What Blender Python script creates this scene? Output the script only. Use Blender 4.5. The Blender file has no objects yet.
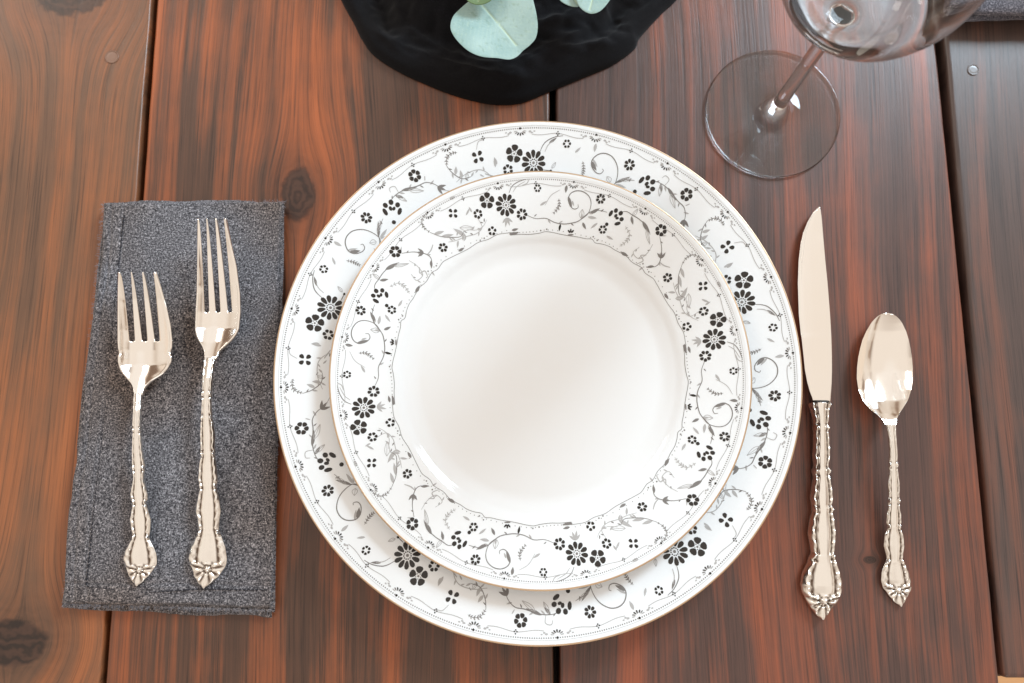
import bpy, bmesh, math, random
import numpy as np
from mathutils import Vector, noise
random.seed(7)
MM = 0.001
F, T, H = 837.0, math.radians(9.6), 0.44
CT, ST = math.cos(T), math.sin(T)
def P(u, v, z=0.0):
    """point of the place, at height z, that the photograph shows at pixel (u, v)"""
    x = (u-512)/F; y = (341.5-v)/F
    dz = y*ST-CT
    k = (H-z)/-dz
    return (x*k, (y*CT+ST)*k, z)
S = bpy.context.scene
C = S.collection

# ---------------------------------------------------------------- helpers
def link_mesh(name, verts, faces, mat, parent=None, smooth=True, mats=None, mi=None):
    loc = Vector(parent.location) if parent else Vector((0, 0, 0))
    p = parent.parent if parent else None
    while p: loc += Vector(p.location); p = p.parent
    me = bpy.data.meshes.new(name)
    me.from_pydata([tuple(Vector(v)-loc) for v in verts], [], faces)
    for m in (mats or [mat]): me.materials.append(m)
    if mi is not None:
        me.polygons.foreach_set('material_index', mi)
    me.polygons.foreach_set('use_smooth', [smooth]*len(me.polygons))
    me.update()
    o = bpy.data.objects.new(name, me); C.objects.link(o)
    if parent: o.parent = parent
    return o
def thing(name, label, cat, loc, group=None):
    o = bpy.data.objects.new(name, None); o.empty_display_size = .02
    C.objects.link(o); o.location = loc
    o['label'] = label; o['category'] = cat
    if group: o['group'] = group
    return o
def tag(o, label, cat, group=None):
    o['label'] = label; o['category'] = cat
    if group: o['group'] = group
    return o
def fix_normals(o):
    bm = bmesh.new(); bm.from_mesh(o.data)
    bmesh.ops.recalc_face_normals(bm, faces=bm.faces)
    bm.to_mesh(o.data); bm.free()
def catmull(pts, n=8):
    pts = [np.array(p, float) for p in pts]
    q = [2*pts[0]-pts[1]]+pts+[2*pts[-1]-pts[-2]]
    out = []
    for i in range(1, len(q)-2):
        for k in range(n):
            t = k/n; a, b, c, d = q[i-1], q[i], q[i+1], q[i+2]
            out.append(.5*((2*b)+(-a+c)*t+(2*a-5*b+4*c-d)*t*t+(-a+3*b-3*c+d)*t**3))
    out.append(pts[-1])
    return out
def sstep(a, b, x):
    t = min(1, max(0, (x-a)/(b-a))); return t*t*(3-2*t)
def rowfn(rows, k=None):
    ys = [r[0] for r in rows]
    return lambda y, j: float(np.interp(y, ys, [r[j] for r in rows]))

# ---------------------------------------------------------------- materials
def new_mat(name):
    m = bpy.data.materials.new(name); m.use_nodes = True
    nt = m.node_tree; b = nt.nodes['Principled BSDF']
    return m, nt, b
def node(nt, typ, **kw):
    n = nt.nodes.new(typ)
    for k, v in kw.items():
        if k.startswith('i_'):
            n.inputs[k[2:].replace('_', ' ')].default_value = v
        else: setattr(n, k, v)
    return n
def math_n(nt, op, a, b=None, c=None):
    n = nt.nodes.new('ShaderNodeMath'); n.operation = op
    for i, x in enumerate((a, b, c)):
        if x is None: continue
        if isinstance(x, (int, float)): n.inputs[i].default_value = x
        else: nt.links.new(x, n.inputs[i])
    return n.outputs[0]
def ramp(nt, fac, stops):
    n = nt.nodes.new('ShaderNodeValToRGB'); nt.links.new(fac, n.inputs[0])
    e = n.color_ramp.elements
    while len(e) < len(stops): e.new(.5)
    for el, (p, c) in zip(e, stops):
        el.position = p; el.color = (*c, 1) if len(c) == 3 else c
    return n.outputs[0]
def mixc(nt, fac, a, b, blend='MIX'):
    n = nt.nodes.new('ShaderNodeMix'); n.data_type = 'RGBA'; n.blend_type = blend
    for s, x in ((0, fac), (6, a), (7, b)):
        if isinstance(x, (int, float)): n.inputs[s].default_value = x
        elif isinstance(x, tuple): n.inputs[s].default_value = (*x, 1)
        else: nt.links.new(x, n.inputs[s])
    return n.outputs[2]

def simple(name, col, rough, metal=0, **kw):
    m, nt, b = new_mat(name)
    b.inputs['Base Color'].default_value = (*col, 1)
    b.inputs['Roughness'].default_value = rough
    b.inputs['Metallic'].default_value = metal
    for k, v in kw.items(): b.inputs[k.replace('_', ' ')].default_value = v
    return m
M_porc = simple('porcelain', (.845, .855, .86), .09, 0, Coat_Weight=.4, Coat_Roughness=.03)
M_print = simple('black_print', (.022, .017, .014), .22, 0)
M_grey = simple('grey_print', (.44, .425, .415), .2, 0)
M_dgrey = simple('dark_grey_print', (.20, .185, .175), .2, 0)
M_gold = simple('gold_line', (.66, .47, .31), .32, 1)
M_dark = simple('dark_seam', (.02, .017, .015), .4, 0)

def metal_mat(name, rough, col, tarn):
    m, nt, b = new_mat(name)
    tc = node(nt, 'ShaderNodeTexCoord')
    n = node(nt, 'ShaderNodeTexNoise', i_Scale=90., i_Detail=5.)
    nt.links.new(tc.outputs['Object'], n.inputs['Vector'])
    r = math_n(nt, 'MULTIPLY_ADD', n.outputs[0], .14, rough-.05)
    nt.links.new(r, b.inputs['Roughness'])
    at = node(nt, 'ShaderNodeAttribute', attribute_name='tarnish')
    f = math_n(nt, 'MULTIPLY', at.outputs['Fac'], tarn)
    c = mixc(nt, f, col, (.16, .11, .08))
    nt.links.new(c, b.inputs['Base Color'])
    b.inputs['Metallic'].default_value = 1
    bp = node(nt, 'ShaderNodeBump', i_Strength=.04, i_Distance=.0004)
    n2 = node(nt, 'ShaderNodeTexNoise', i_Scale=260., i_Detail=3.)
    nt.links.new(tc.outputs['Object'], n2.inputs['Vector'])
    nt.links.new(n2.outputs[0], bp.inputs['Height']); nt.links.new(bp.outputs[0], b.inputs['Normal'])
    return m
M_silver = metal_mat('silver', .16, (.99, .94, .875), 1.)
M_mirror = metal_mat('polished_steel', .085, (.98, .92, .85), 0.)

# stained pine, one material per board so that every board has its own grain
def wood(name, off, dark, mid, red, redamt, knots, freq=1., rough=.36):
    m, nt, b = new_mat(name)
    L = nt.links
    tc = node(nt, 'ShaderNodeTexCoord')
    sep = node(nt, 'ShaderNodeSeparateXYZ'); L.new(tc.outputs['Object'], sep.inputs[0])
    x, y = sep.outputs[0], sep.outputs[1]
    # slow sideways wander of the grain
    cw = node(nt, 'ShaderNodeCombineXYZ')
    L.new(math_n(nt, 'MULTIPLY', x, 5.), cw.inputs[0]); L.new(math_n(nt, 'MULTIPLY', y, 1.9), cw.inputs[1]); cw.inputs[2].default_value = off
    wn = node(nt, 'ShaderNodeTexNoise', i_Scale=1., i_Detail=2.); L.new(cw.outputs[0], wn.inputs['Vector'])
    x = math_n(nt, 'ADD', x, math_n(nt, 'MULTIPLY', math_n(nt, 'SUBTRACT', wn.outputs[0], .5), .045))
    kmask = None
    for (kx, ky, rx, ry) in knots:
        dx = math_n(nt, 'DIVIDE', math_n(nt, 'SUBTRACT', sep.outputs[0], kx), rx)
        dy = math_n(nt, 'DIVIDE', math_n(nt, 'SUBTRACT', y, ky), ry)
        d2 = math_n(nt, 'ADD', math_n(nt, 'MULTIPLY', dx, dx), math_n(nt, 'MULTIPLY', dy, dy))
        fall = math_n(nt, 'EXPONENT', math_n(nt, 'MULTIPLY', d2, -.22))
        x = math_n(nt, 'SUBTRACT', x, math_n(nt, 'MULTIPLY', math_n(nt, 'MULTIPLY', dx, rx*.85), fall))
        d = math_n(nt, 'SQRT', d2)
        nn = node(nt, 'ShaderNodeTexNoise', i_Scale=160., i_Detail=2.); L.new(tc.outputs['Object'], nn.inputs['Vector'])
        d = math_n(nt, 'ADD', d, math_n(nt, 'MULTIPLY', math_n(nt, 'SUBTRACT', nn.outputs[0], .5), .5))
        mr = node(nt, 'ShaderNodeMapRange'); mr.interpolation_type = 'SMOOTHSTEP'
        L.new(d, mr.inputs[0]); mr.inputs[1].default_value = .75; mr.inputs[2].default_value = 1.15
        mr.inputs[3].default_value = 1; mr.inputs[4].default_value = 0
        halo = math_n(nt, 'MULTIPLY', math_n(nt, 'EXPONENT', math_n(nt, 'MULTIPLY', d2, -.35)), .55)
        k = math_n(nt, 'MAXIMUM', mr.outputs[0], halo)
        kmask = k if kmask is None else math_n(nt, 'MAXIMUM', kmask, k)
    def streak(fx, fy, z, det=3., ro=.55):
        cv = node(nt, 'ShaderNodeCombineXYZ')
        L.new(math_n(nt, 'MULTIPLY', x, fx), cv.inputs[0]); L.new(math_n(nt, 'MULTIPLY', y, fy), cv.inputs[1]); cv.inputs[2].default_value = off+z
        n = node(nt, 'ShaderNodeTexNoise', i_Scale=1., i_Detail=det, i_Roughness=ro)
        L.new(cv.outputs[0], n.inputs['Vector']); return n.outputs[0]
    s1 = streak(80*freq, 2.6, 0, 3., .55)      # early / late wood bands
    s2 = streak(38*freq, 3.5, 11, 2.)
    s3 = streak(850, 14., 23, 4., .7)        # fine pores
    s4 = streak(16, 11., 41, 3.)              # blotches of stain
    blot = streak(55, 45., 57, 4., .6)
    r = math_n(nt, 'ADD', math_n(nt, 'MULTIPLY', s1, .52), math_n(nt, 'MULTIPLY', s2, .48))
    r = math_n(nt, 'ADD', r, math_n(nt, 'MULTIPLY', math_n(nt, 'SUBTRACT', s4, .5), .28))
    r = math_n(nt, 'ADD', r, math_n(nt, 'MULTIPLY', math_n(nt, 'SUBTRACT', blot, .5), .10))
    r = math_n(nt, 'ADD', r, math_n(nt, 'MULTIPLY', math_n(nt, 'SUBTRACT', s3, .5), .20))
    r = math_n(nt, 'ADD', r, math_n(nt, 'MULTIPLY', math_n(nt, 'SUBTRACT', streak(260, 6., 91, 3., .6), .5), .12))
    r = math_n(nt, 'ADD', r, redamt)
    base = ramp(nt, r, [(.30, dark), (.48, mid), (.57, tuple(.55*a+.45*c for a, c in zip(mid, red))), (.68, red), (.88, tuple(min(1, c*1.3) for c in red))])
    pore = ramp(nt, s3, [(.30, (.50, .50, .52)), (.46, (.93, .93, .93)), (.75, (1.14, 1.10, 1.08))])
    col = mixc(nt, 1., base, pore, 'MULTIPLY')
    if kmask is not None:
        ring = math_n(nt, 'MULTIPLY_ADD', math_n(nt, 'SINE', math_n(nt, 'MULTIPLY_ADD', d, 17., math_n(nt, 'MULTIPLY', nn.outputs[0], 5.))), .22, streak(260, 130., 70, 3.))
        kc = ramp(nt, ring, [(.25, (.014, .008, .006)), (.75, (.060, .028, .018))])
        col = mixc(nt, math_n(nt, 'MULTIPLY', kmask, .92), col, kc)
    L.new(col, b.inputs['Base Color'])
    rr = math_n(nt, 'MULTIPLY_ADD', s1, .18, rough-.09)
    L.new(rr, b.inputs['Roughness'])
    b.inputs['Coat Weight'].default_value = .12; b.inputs['Coat Roughness'].default_value = .2; b.inputs['Specular IOR Level'].default_value = .42
    bp = node(nt, 'ShaderNodeBump', i_Strength=.5, i_Distance=.0006)
    hh = math_n(nt, 'ADD', math_n(nt, 'MULTIPLY', s3, .45), s1)
    L.new(hh, bp.inputs['Height']); L.new(bp.outputs[0], b.inputs['Normal'])
    return m

def fabric(name, a, bcol, scale, sheen=.3, rough=.9, bump=.6):
    m, nt, b = new_mat(name); L = nt.links
    tc = node(nt, 'ShaderNodeTexCoord')
    def cross(sx, sy, z):
        mp = node(nt, 'ShaderNodeMapping'); L.new(tc.outputs['Object'], mp.inputs[0])
        mp.inputs['Scale'].default_value = (sx, sy, scale); mp.inputs['Location'].default_value = (z, z, z)
        n = node(nt, 'ShaderNodeTexNoise', i_Scale=1., i_Detail=3., i_Roughness=.65)
        L.new(mp.outputs[0], n.inputs['Vector']); return n.outputs[0]
    h = cross(scale*.75, scale*1.25, 0); v = cross(scale*1.25, scale*.75, 5)
    big = node(nt, 'ShaderNodeTexNoise', i_Scale=14., i_Detail=2.); L.new(tc.outputs['Object'], big.inputs['Vector'])
    mx = math_n(nt, 'MAXIMUM', h, v)
    f = math_n(nt, 'ADD', mx, math_n(nt, 'MULTIPLY', math_n(nt, 'SUBTRACT', big.outputs[0], .5), .12))
    c = ramp(nt, f, [(.455, a), (.60, tuple(.74*p+.26*q for p, q in zip(a, bcol))), (.74, bcol)])
    c = mixc(nt, 1., c, ramp(nt, big.outputs[0], [(.35, (1.10, .93, .82)), (.62, (.95, .97, 1.03))]), 'MULTIPLY')
    L.new(c, b.inputs['Base Color'])
    b.inputs['Roughness'].default_value = rough
    b.inputs['Sheen Weight'].default_value = sheen; b.inputs['Sheen Roughness'].default_value = .5
    b.inputs['Specular IOR Level'].default_value = .2
    bp = node(nt, 'ShaderNodeBump', i_Strength=bump, i_Distance=.0006)
    L.new(mx, bp.inputs['Height']); L.new(bp.outputs[0], b.inputs['Normal'])
    return m
M_napkin = fabric('charcoal_chambray', (.018, .017, .021), (.64, .62, .63), 1200, .22, .9, .35)
M_black = fabric('black_gauze', (.003, .003, .004), (.011, .011, .014), 1500, .07, .95, .4)
M_napkin2 = fabric('grey_chambray', (.035, .037, .05), (.42, .42, .48), 1300, .3)

# ---------------------------------------------------------------- table
def board(name, px, mat, thick=.038, parent=None, bev=.0016):
    """px: outline of the board's top face, four pixels (top-left, top-right, bottom-right, bottom-left)"""
    a, b, c, d = [Vector(P(*q)) for q in px]
    verts = []; faces = []
    n = 60
    for i in range(n+1):
        t = i/n
        l = a.lerp(d, t); r = b.lerp(c, t)
        wob = lambda q, s: .0005*noise.noise((q.y*14, s, name.__len__()+q.x*3)) + .00025*noise.noise((q.y*60, s+4, q.x*3))
        l.x += wob(l, 1); r.x += wob(r, 9)
        verts += [(l.x, l.y, 0), (r.x, r.y, 0), (r.x, r.y, -thick), (l.x, l.y, -thick)]
    for i in range(n):
        p, q = 4*i, 4*i+4
        for k in range(4):
            faces.append((p+k, q+k, q+(k+1) % 4, p+(k+1) % 4))
    faces.append((3, 2, 1, 0)[::-1]); faces.append((4*n, 4*n+1, 4*n+2, 4*n+3)[::-1])
    o = link_mesh(name, verts, faces, mat, parent, smooth=True)
    fix_normals(o)
    bv = o.modifiers.new('bevel', 'BEVEL'); bv.width = bev; bv.segments = 3; bv.limit_method = 'ANGLE'; bv.angle_limit = math.radians(50)
    wn = o.modifiers.new('wn', 'WEIGHTED_NORMAL'); wn.keep_sharp = True
    return o
def line(x0, y0, x1, y1):
    return lambda y: x0+(x1-x0)*(y-y0)/(y1-y0)
g1l = line(151, 0, 99.5, 683); g1r = line(157, 0, 105.5, 683)
g2l = line(549.5, 100, 553.5, 683); g2r = line(556, 100, 560, 683)
g3l = line(936.5, 50, 1000, 683); g3r = line(945.5, 50, 1004.5, 683)
YT, YB = -230, 730
def kn(u, v, ru, rv):
    a = P(u, v); b = P(u+ru, v); c = P(u, v-rv)
    return (a[0], a[1]-.05, b[0]-a[0], c[1]-a[1])
W1 = wood('pine_board_a', 3.1, (.110, .060, .037), (.175, .085, .046), (.36, .122, .044), .06, [kn(16, 643, 34, 27), kn(70, -8, 40, 26)], 1.0)
W2 = wood('pine_board_b', 9.4, (.060, .032, .021), (.102, .047, .028), (.36, .098, .032), .02, [kn(298, 195, 19, 28)], 1.15)
W3 = wood('pine_board_c', 17.7, (.062, .038, .033), (.104, .052, .040), (.30, .082, .038), .015, [kn(716, 505, 5, 4), kn(870, 560, 7, 4)], 1.1)
W4 = wood('pine_board_d', 25.2, (.062, .043, .038), (.092, .057, .047), (.21, .076, .044), -.03, [], 1.2)
table = thing('dining_table', 'dark stained pine plank table top with orange grain under the place setting', 'table', (0, .05, -.74))
board('table_plank', [(-330, YT), (g1l(YT), YT), (g1l(YB), YB), (-330, YB)], W1, parent=table)
board('table_plank', [(g1r(YT), YT), (g2l(YT), YT), (g2l(YB), YB), (g1r(YB), YB)], W2, parent=table)
board('table_plank', [(g2r(YT), YT), (g3l(YT), YT), (g3l(YB), YB), (g2r(YB), YB)], W3, parent=table)
board('table_plank', [(g3r(YT), YT), (1400, YT), (1400, 679), (g3r(679), 679)], W4, parent=table, bev=.003)
u0 = [P(*q, -.0385) for q in ((-320, YT), (1390, YT), (1390, 676), (992, 676), (992, 725), (-320, 725))]
V = u0+[(p[0], p[1], -.055) for p in u0]
o = link_mesh('gap_blocker', V, [(0, 1, 2, 3, 4, 5), (11, 10, 9, 8, 7, 6)]+[(k, 6+k, 6+(k+1) % 6, (k+1) % 6) for k in range(6)], simple('gap_blocker_dark', (.05, .03, .02), .7), table, smooth=False); fix_normals(o)  # added sheet under the planks, keeps floor light out of the gaps
def disc(name, u, v, rpx, mat, parent, z=.0001, dome=.0005):
    c = P(u, v); r = P(u+rpx, v)[0]-c[0]
    vs = [(c[0], c[1], z+dome*.3)]; fs = []
    prof = [(.35, .3), (.7, .32), (.86, .15), (.93, 1.), (1., .0)]
    n = 28
    for (rr, hh) in prof:
        for i in range(n):
            a = 2*math.pi*i/n; vs.append((c[0]+r*rr*math.cos(a), c[1]+r*rr*math.sin(a), z+dome*hh))
    for i in range(n): fs.append((0, 1+i, 1+(i+1) % n))
    for k in range(len(prof)-1):
        for i in range(n):
            a = 1+k*n+i; b = 1+k*n+(i+1) % n; fs.append((a, a+n, b+n, b))
    return link_mesh(name, vs, fs, mat, parent)
M_plug1 = simple('stained_plug', (.24, .13, .085), .35); M_plug2 = simple('bluish_plug', (.15, .125, .12), .25)
disc('wood_plug', 112, 57, 7, M_plug1, table); disc('wood_plug', 973, 70, 6, M_plug2, table)

# floor far below the table end
m, nt, b = new_mat('oak_floor')
tc = node(nt, 'ShaderNodeTexCoord'); mp = node(nt, 'ShaderNodeMapping'); mp.inputs['Scale'].default_value = (3, 30, 1)
nt.links.new(tc.outputs['Object'], mp.inputs[0]); nn = node(nt, 'ShaderNodeTexNoise', i_Scale=2., i_Detail=5.)
nt.links.new(mp.outputs[0], nn.inputs['Vector'])
nt.links.new(ramp(nt, nn.outputs[0], [(.3, (.50, .24, .10)), (.7, (.75, .40, .18))]), b.inputs['Base Color']); b.inputs['Roughness'].default_value = .4
fl = link_mesh('floor', [(-2, -2, -.74), (2, -2, -.74), (2, 2, -.74), (-2, 2, -.74)], [(0, 1, 2, 3)], m); fl['kind'] = 'structure'

# ---------------------------------------------------------------- plates
def lathe(name, prof, c, mat, parent, seg=256, closed=False, fix=True):
    vs = []; fs = []; rings = []
    for (r, z) in prof:
        if r < 1e-7: rings.append([len(vs)]); vs.append((c[0], c[1], z)); continue
        rings.append(list(range(len(vs), len(vs)+seg)))
        for i in range(seg):
            a = 2*math.pi*i/seg; vs.append((c[0]+r*math.cos(a), c[1]+r*math.sin(a), z))
    pairs = list(zip(rings[:-1], rings[1:]))
    if closed: pairs.append((rings[-1], rings[0]))
    for A, B in pairs:
        for i in range(seg):
            j = (i+1) % seg
            if len(A) == 1: fs.append((A[0], B[j], B[i]))
            elif len(B) == 1: fs.append((A[i], A[j], B[0]))
            else: fs.append((A[i], A[j], B[j], B[i]))
    o = link_mesh(name, vs, fs, mat, parent)
    if fix: fix_normals(o)
    return o

class Plate:
    def __init__(s, name, label, c, R, zprint, zf, zv, a, b, slope, zbase, foot):
        s.c = c; s.R = R*MM; s.par = (zf, zv, a, b, slope); s.zp = zprint
        s.root = thing(name, label, 'plate', (c[0], c[1], zbase))
        prof = [(0, s.z(0))]
        for r in np.linspace(3, R-.9, 90): prof.append((r*MM, s.z(r)))
        ze = s.z(R-.9)
        for k in range(1, 8):   # rounded lip
            an = math.pi/2-k*math.pi/8
            prof.append(((R-.9+.9*math.cos(an))*MM, ze-.9*MM+.9*MM*math.sin(an)))
        th = 2.6*MM
        for r in np.linspace(R-2.5, foot+3, 40): prof.append((r*MM, s.z(r)-th*(.75+.25*sstep(R, R-20, r))))
        prof += [((foot+1.5)*MM, zbase+.0002), ((foot-1.5)*MM, zbase), ((foot-3)*MM, s.z(foot)-th), (0, s.z(0)-th)]
        s.prof = prof; s.V = []; s.Fc = []; s.MI = []
    def z(s, r):
        zf, zv, a, b, sl = s.par
        curl = .35*max(0, r-(s.R/MM-5))/5
        return (zf+(zv-zf)*sstep(a, b, r)+sl*max(0, r-(a+b)/2-2)**1.0*(1 if r > (a+b)/2+2 else 0)+curl)*MM
    def poly(s, pts, mi, rep=(1,), off=.00012):
        """pts in photo pixels on the printed rim; repeated round the plate"""
        q = []
        for (u, v) in pts:
            p = P(u, v, s.zp); q.append((p[0]-s.c[0], p[1]-s.c[1]))
        area = sum(q[i][0]*q[(i+1) % len(q)][1]-q[(i+1) % len(q)][0]*q[i][1] for i in range(len(q)))
        if area < 0: q = q[::-1]
        for ang in rep:
            ca, sa = math.cos(ang), math.sin(ang); st = len(s.V)
            for (x, y) in q:
                X = x*ca-y*sa; Y = x*sa+y*ca; r = math.hypot(X, Y)
                s.V.append((s.c[0]+X, s.c[1]+Y, s.z(r/MM)+off))
            s.Fc.append(tuple(range(st, st+len(q)))); s.MI.append(mi)
    def finish(s):
        seg = 256; vs = []; fs = []; rings = []
        for (r, z) in s.prof:
            if r < 1e-7: rings.append([len(vs)]); vs.append((s.c[0], s.c[1], z)); continue
            rings.append(list(range(len(vs), len(vs)+seg)))
            for i in range(seg):
                a = 2*math.pi*i/seg; vs.append((s.c[0]+r*math.cos(a), s.c[1]+r*math.sin(a), z))
        for A, B in zip(rings[:-1], rings[1:]):
            for i in range(seg):
                j = (i+1) % seg
                if len(A) == 1: fs.append((A[0], B[i], B[j]))
                elif len(B) == 1: fs.append((A[i], B[0], A[j]))
                else: fs.append((A[i], B[i], B[j], A[j]))
        n = len(vs); mi = [0]*len(fs)
        fs += [tuple(k+n for k in f) for f in s.Fc]; vs += s.V; mi += s.MI
        o = link_mesh('plate_body', vs, fs, None, s.root, mats=[M_porc, M_print, M_grey, M_dgrey], mi=mi)
        # gold line round the lip
        R = s.R; ze = s.z(R/MM-.9); g = []
        for k in range(10):
            an = 2*math.pi*k/10
            g.append((R-.00045+.00062*math.cos(an), ze-.00055+.00062*math.sin(an)))
        lathe('gold_rim', g, s.c, M_gold, s.root, closed=True)
        return o

BR, GR, DG = 1, 2, 3
def ell(cx, cy, a, b, ang, n=9):
    ca, sa = math.cos(ang), math.sin(ang)
    return [(cx+a*math.cos(t)*ca-b*math.sin(t)*sa, cy+a*math.cos(t)*sa+b*math.sin(t)*ca) for t in [2*math.pi*i/n for i in range(n)]]
def flower(pl, cx, cy, r, n, rep, rot=0., inner=.36, wide=.9):
    for k in range(n):
        a = rot+2*math.pi*k/n
        mid = r*(inner+1)/2; la = r*(1-inner)/2
        w = min(la*1.05, math.pi*mid/n*wide)
        # petal: blunt outside, narrow inside
        pts = []
        for t in [2*math.pi*i/10 for i in range(10)]:
            x = math.cos(t); yv = math.sin(t)*(1+.35*x)*w
            pts.append((cx+(mid+la*x)*math.cos(a)-yv*math.sin(a), cy+(mid+la*x)*math.sin(a)+yv*math.cos(a)))
        pl.poly(pts, BR, rep)
    if r > 7:
        for k in range(n):
            a = rot+2*math.pi*(k+.5)/n
            pl.poly(ell(cx+r*.27*math.cos(a), cy+r*.27*math.sin(a), r*.06, r*.06, 0, 5), BR, rep)
        pl.poly(ell(cx, cy, r*.12, r*.12, 0, 6), DG, rep)
def halfflower(pl, cx, cy, r, rep, face):
    """side view of a flower whose petals fan away from `face`"""
    for (a, d, s, t, o_) in [(-1.62, .66, .36, .19, 1.2), (-.78, .80, .25, .22, .2), (-.02, .84, .26, .23, 0.), (.76, .80, .25, .22, -.2), (1.60, .66, .36, .19, -1.2), (-.45, .30, .22, .16, .2), (.6, .30, .20, .14, 0)]:
        an = face+math.pi+a
        pl.poly(ell(cx+r*d*math.cos(an), cy+r*d*math.sin(an), r*s, r*t, an+o_), BR, rep)
    pl.poly(ell(cx+r*1.0*math.cos(face), cy+r*1.0*math.sin(face), r*.2, r*.2, 0, 7), BR, rep)
def ribbon(pl, pts, w, mi, rep, taper=True):
    c = catmull(pts, 5); n = len(c)
    L = []; Rr = []
    for i in range(n):
        t = c[min(i+1, n-1)]-c[max(i-1, 0)]; t = t/(np.linalg.norm(t)+1e-9); nn = np.array((-t[1], t[0]))
        ww = w*(.5+.5*math.sin(math.pi*(i+.5)/n)) if taper else w
        L.append(c[i]+nn*ww/2); Rr.append(c[i]-nn*ww/2)
    for i in range(n-1): pl.poly([L[i], L[i+1], Rr[i+1], Rr[i]], mi, rep, .0001)
def leaf(pl, x0, y0, x1, y1, w, mi, rep, solid=True):
    dx, dy = x1-x0, y1-y0; l = math.hypot(dx, dy); ux, uy = dx/l, dy/l
    up = []; dn = []
    for i in range(9):
        t = i/8; h = w*math.sin(math.pi*t**.8)
        up.append((x0+dx*t-uy*h, y0+dy*t+ux*h)); dn.append((x0+dx*t+uy*h*.8, y0+dy*t-ux*h*.8))
    if solid: pl.poly(up+dn[::-1][1:-1], mi, rep, .00009)
    else:
        ribbon(pl, up[::2], .5, mi, rep, False); ribbon(pl, dn[::2], .5, mi, rep, False); ribbon(pl, [(x0, y0), (x1, y1)], .45, mi, rep)
def feather(pl, pts, size, mi, rep, n=9, both=True):
    ribbon(pl, pts, .6, mi, rep)
    c = catmull(pts, 6); m_ = len(c)
    for k in range(n):
        i = int((k+.5)/n*(m_-1)); t = c[min(i+1, m_-1)]-c[max(i-1, 0)]; a = math.atan2(t[1], t[0])
        s = size*(.6+.5*math.sin(math.pi*(k+.5)/n))
        for sd in ((1, -1) if both else (1,)):
            b_ = a+sd*.9
            pl.poly(ell(c[i][0]+math.cos(b_)*s*.7, c[i][1]+math.sin(b_)*s*.7, s*.75, s*.26, b_, 6), mi, rep)
def sprigs(pl, pts, size, n, mi, rep):
    c = catmull(pts, 8); m_ = len(c)
    for k in range(n):
        i = int((k+.6)/n*(m_-1)); t = c[min(i+1, m_-1)]-c[max(i-1, 0)]; a = math.atan2(t[1], t[0])+(.75 if k % 2 else -.75)
        l = size*(.75+.5*((k*37) % 10)/10)
        leaf(pl, c[i][0], c[i][1], c[i][0]+l*math.cos(a), c[i][1]+l*math.sin(a), l*.17, mi if k % 3 else DG, rep)
def ringmarks(pl, nd, rd, npal, a0, sc):
    """beaded line, palmettes and the scalloped thread under them; radii in m"""
    def pol(pts, mi, off=.0001):
        st = len(pl.V)
        ar = sum(pts[i][0]*math.cos(pts[i][1])*pts[(i+1) % len(pts)][0]*math.sin(pts[(i+1) % len(pts)][1])-pts[(i+1) % len(pts)][0]*math.cos(pts[(i+1) % len(pts)][1])*pts[i][0]*math.sin(pts[i][1]) for i in range(len(pts)))
        if ar < 0: pts = pts[::-1]
        for (r, a) in pts: pl.V.append((pl.c[0]+r*math.cos(a), pl.c[1]+r*math.sin(a), pl.z(r/MM)+off))
        pl.Fc.append(tuple(range(st, st+len(pts)))); pl.MI.append(mi)
    for i in range(nd):
        a = 2*math.pi*i/nd; h = .00036*sc; da = .00029*sc/rd
        pol([(rd-h, a-da*.6), (rd-h*.4, a+da), (rd+h, a+da*.5), (rd+h*.5, a-da)], DG)
    for i in range(720):
        a = 2*math.pi*i/720; b_ = 2*math.pi*(i+1)/720
        pol([(rd+.00095*sc, a), (rd+.00095*sc, b_), (rd+.00108*sc, b_), (rd+.00108*sc, a)], GR)
    step = 2*math.pi/npal
    for k in range(npal):
        a = a0+k*step
        pol([(rd+.0006*math.cos(t)*sc, a+.0006*math.sin(t)*sc/rd) for t in [2*math.pi*j/6 for j in range(6)]], BR, .00014)
        for j in range(-3, 4):          # palmette petals opening towards the well
            th = j*.46; l0, l1 = .0011*sc, .0031*sc*(1-.05*abs(j))
            cx, cy = rd-.0010*sc, 0
            q = []
            for t in [2*math.pi*i/7 for i in range(7)]:
                rr = (l0+l1)/2+(l1-l0)/2*math.cos(t); ww = .00030*sc*math.sin(t)*(1+.4*math.cos(t))
                q.append((cx-(rr*math.cos(th)-ww*math.sin(th))*.85, (rr*math.sin(th)+ww*math.cos(th))*1.25))
            pol([(x, a+y/rd) for (x, y) in q], (BR if abs(j) < 2 else DG) if abs(j) < 3 else GR, .00013)
        for sd in (-1, 1):              # little curls beside it
            for (dy, dr, s) in ((.0050, .0016, .0005), (.0060, .0022, .0004), (.0072, .0015, .00035)):
                pol([(rd-dr*sc+s*sc*math.cos(t), a+sd*(dy*sc+1.6*s*sc*math.sin(t))/rd) for t in [2*math.pi*i/6 for i in range(6)]], GR, .00012)
        am = a+step/2                   # small three-dot drop between palmettes
        for (dr, da) in ((.0014, 0), (.0023, .0006), (.0023, -.0006), (.0030, 0)):
            pol([(rd-dr*sc+.00038*sc*math.cos(t), am+(da*sc+.00038*sc*math.sin(t))/rd) for t in [2*math.pi*i/6 for i in range(6)]], BR, .00014)
        # thread: sags from palmette to drop
        def rt(t): return rd-(.0022+.0011*math.sin(2*math.pi*t)**2*(1 if t < .5 else 1))*sc
        N = 26
        for i in range(N):
            t0, t1 = i/N, (i+1)/N
            if min(t0, 1-t1) < .13: continue
            w = .00016*sc
            pol([(rt(t0)-w, a+step*t0), (rt(t1)-w, a+step*t1), (rt(t1)+w, a+step*t1), (rt(t0)+w, a+step*t0)], GR)

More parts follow.
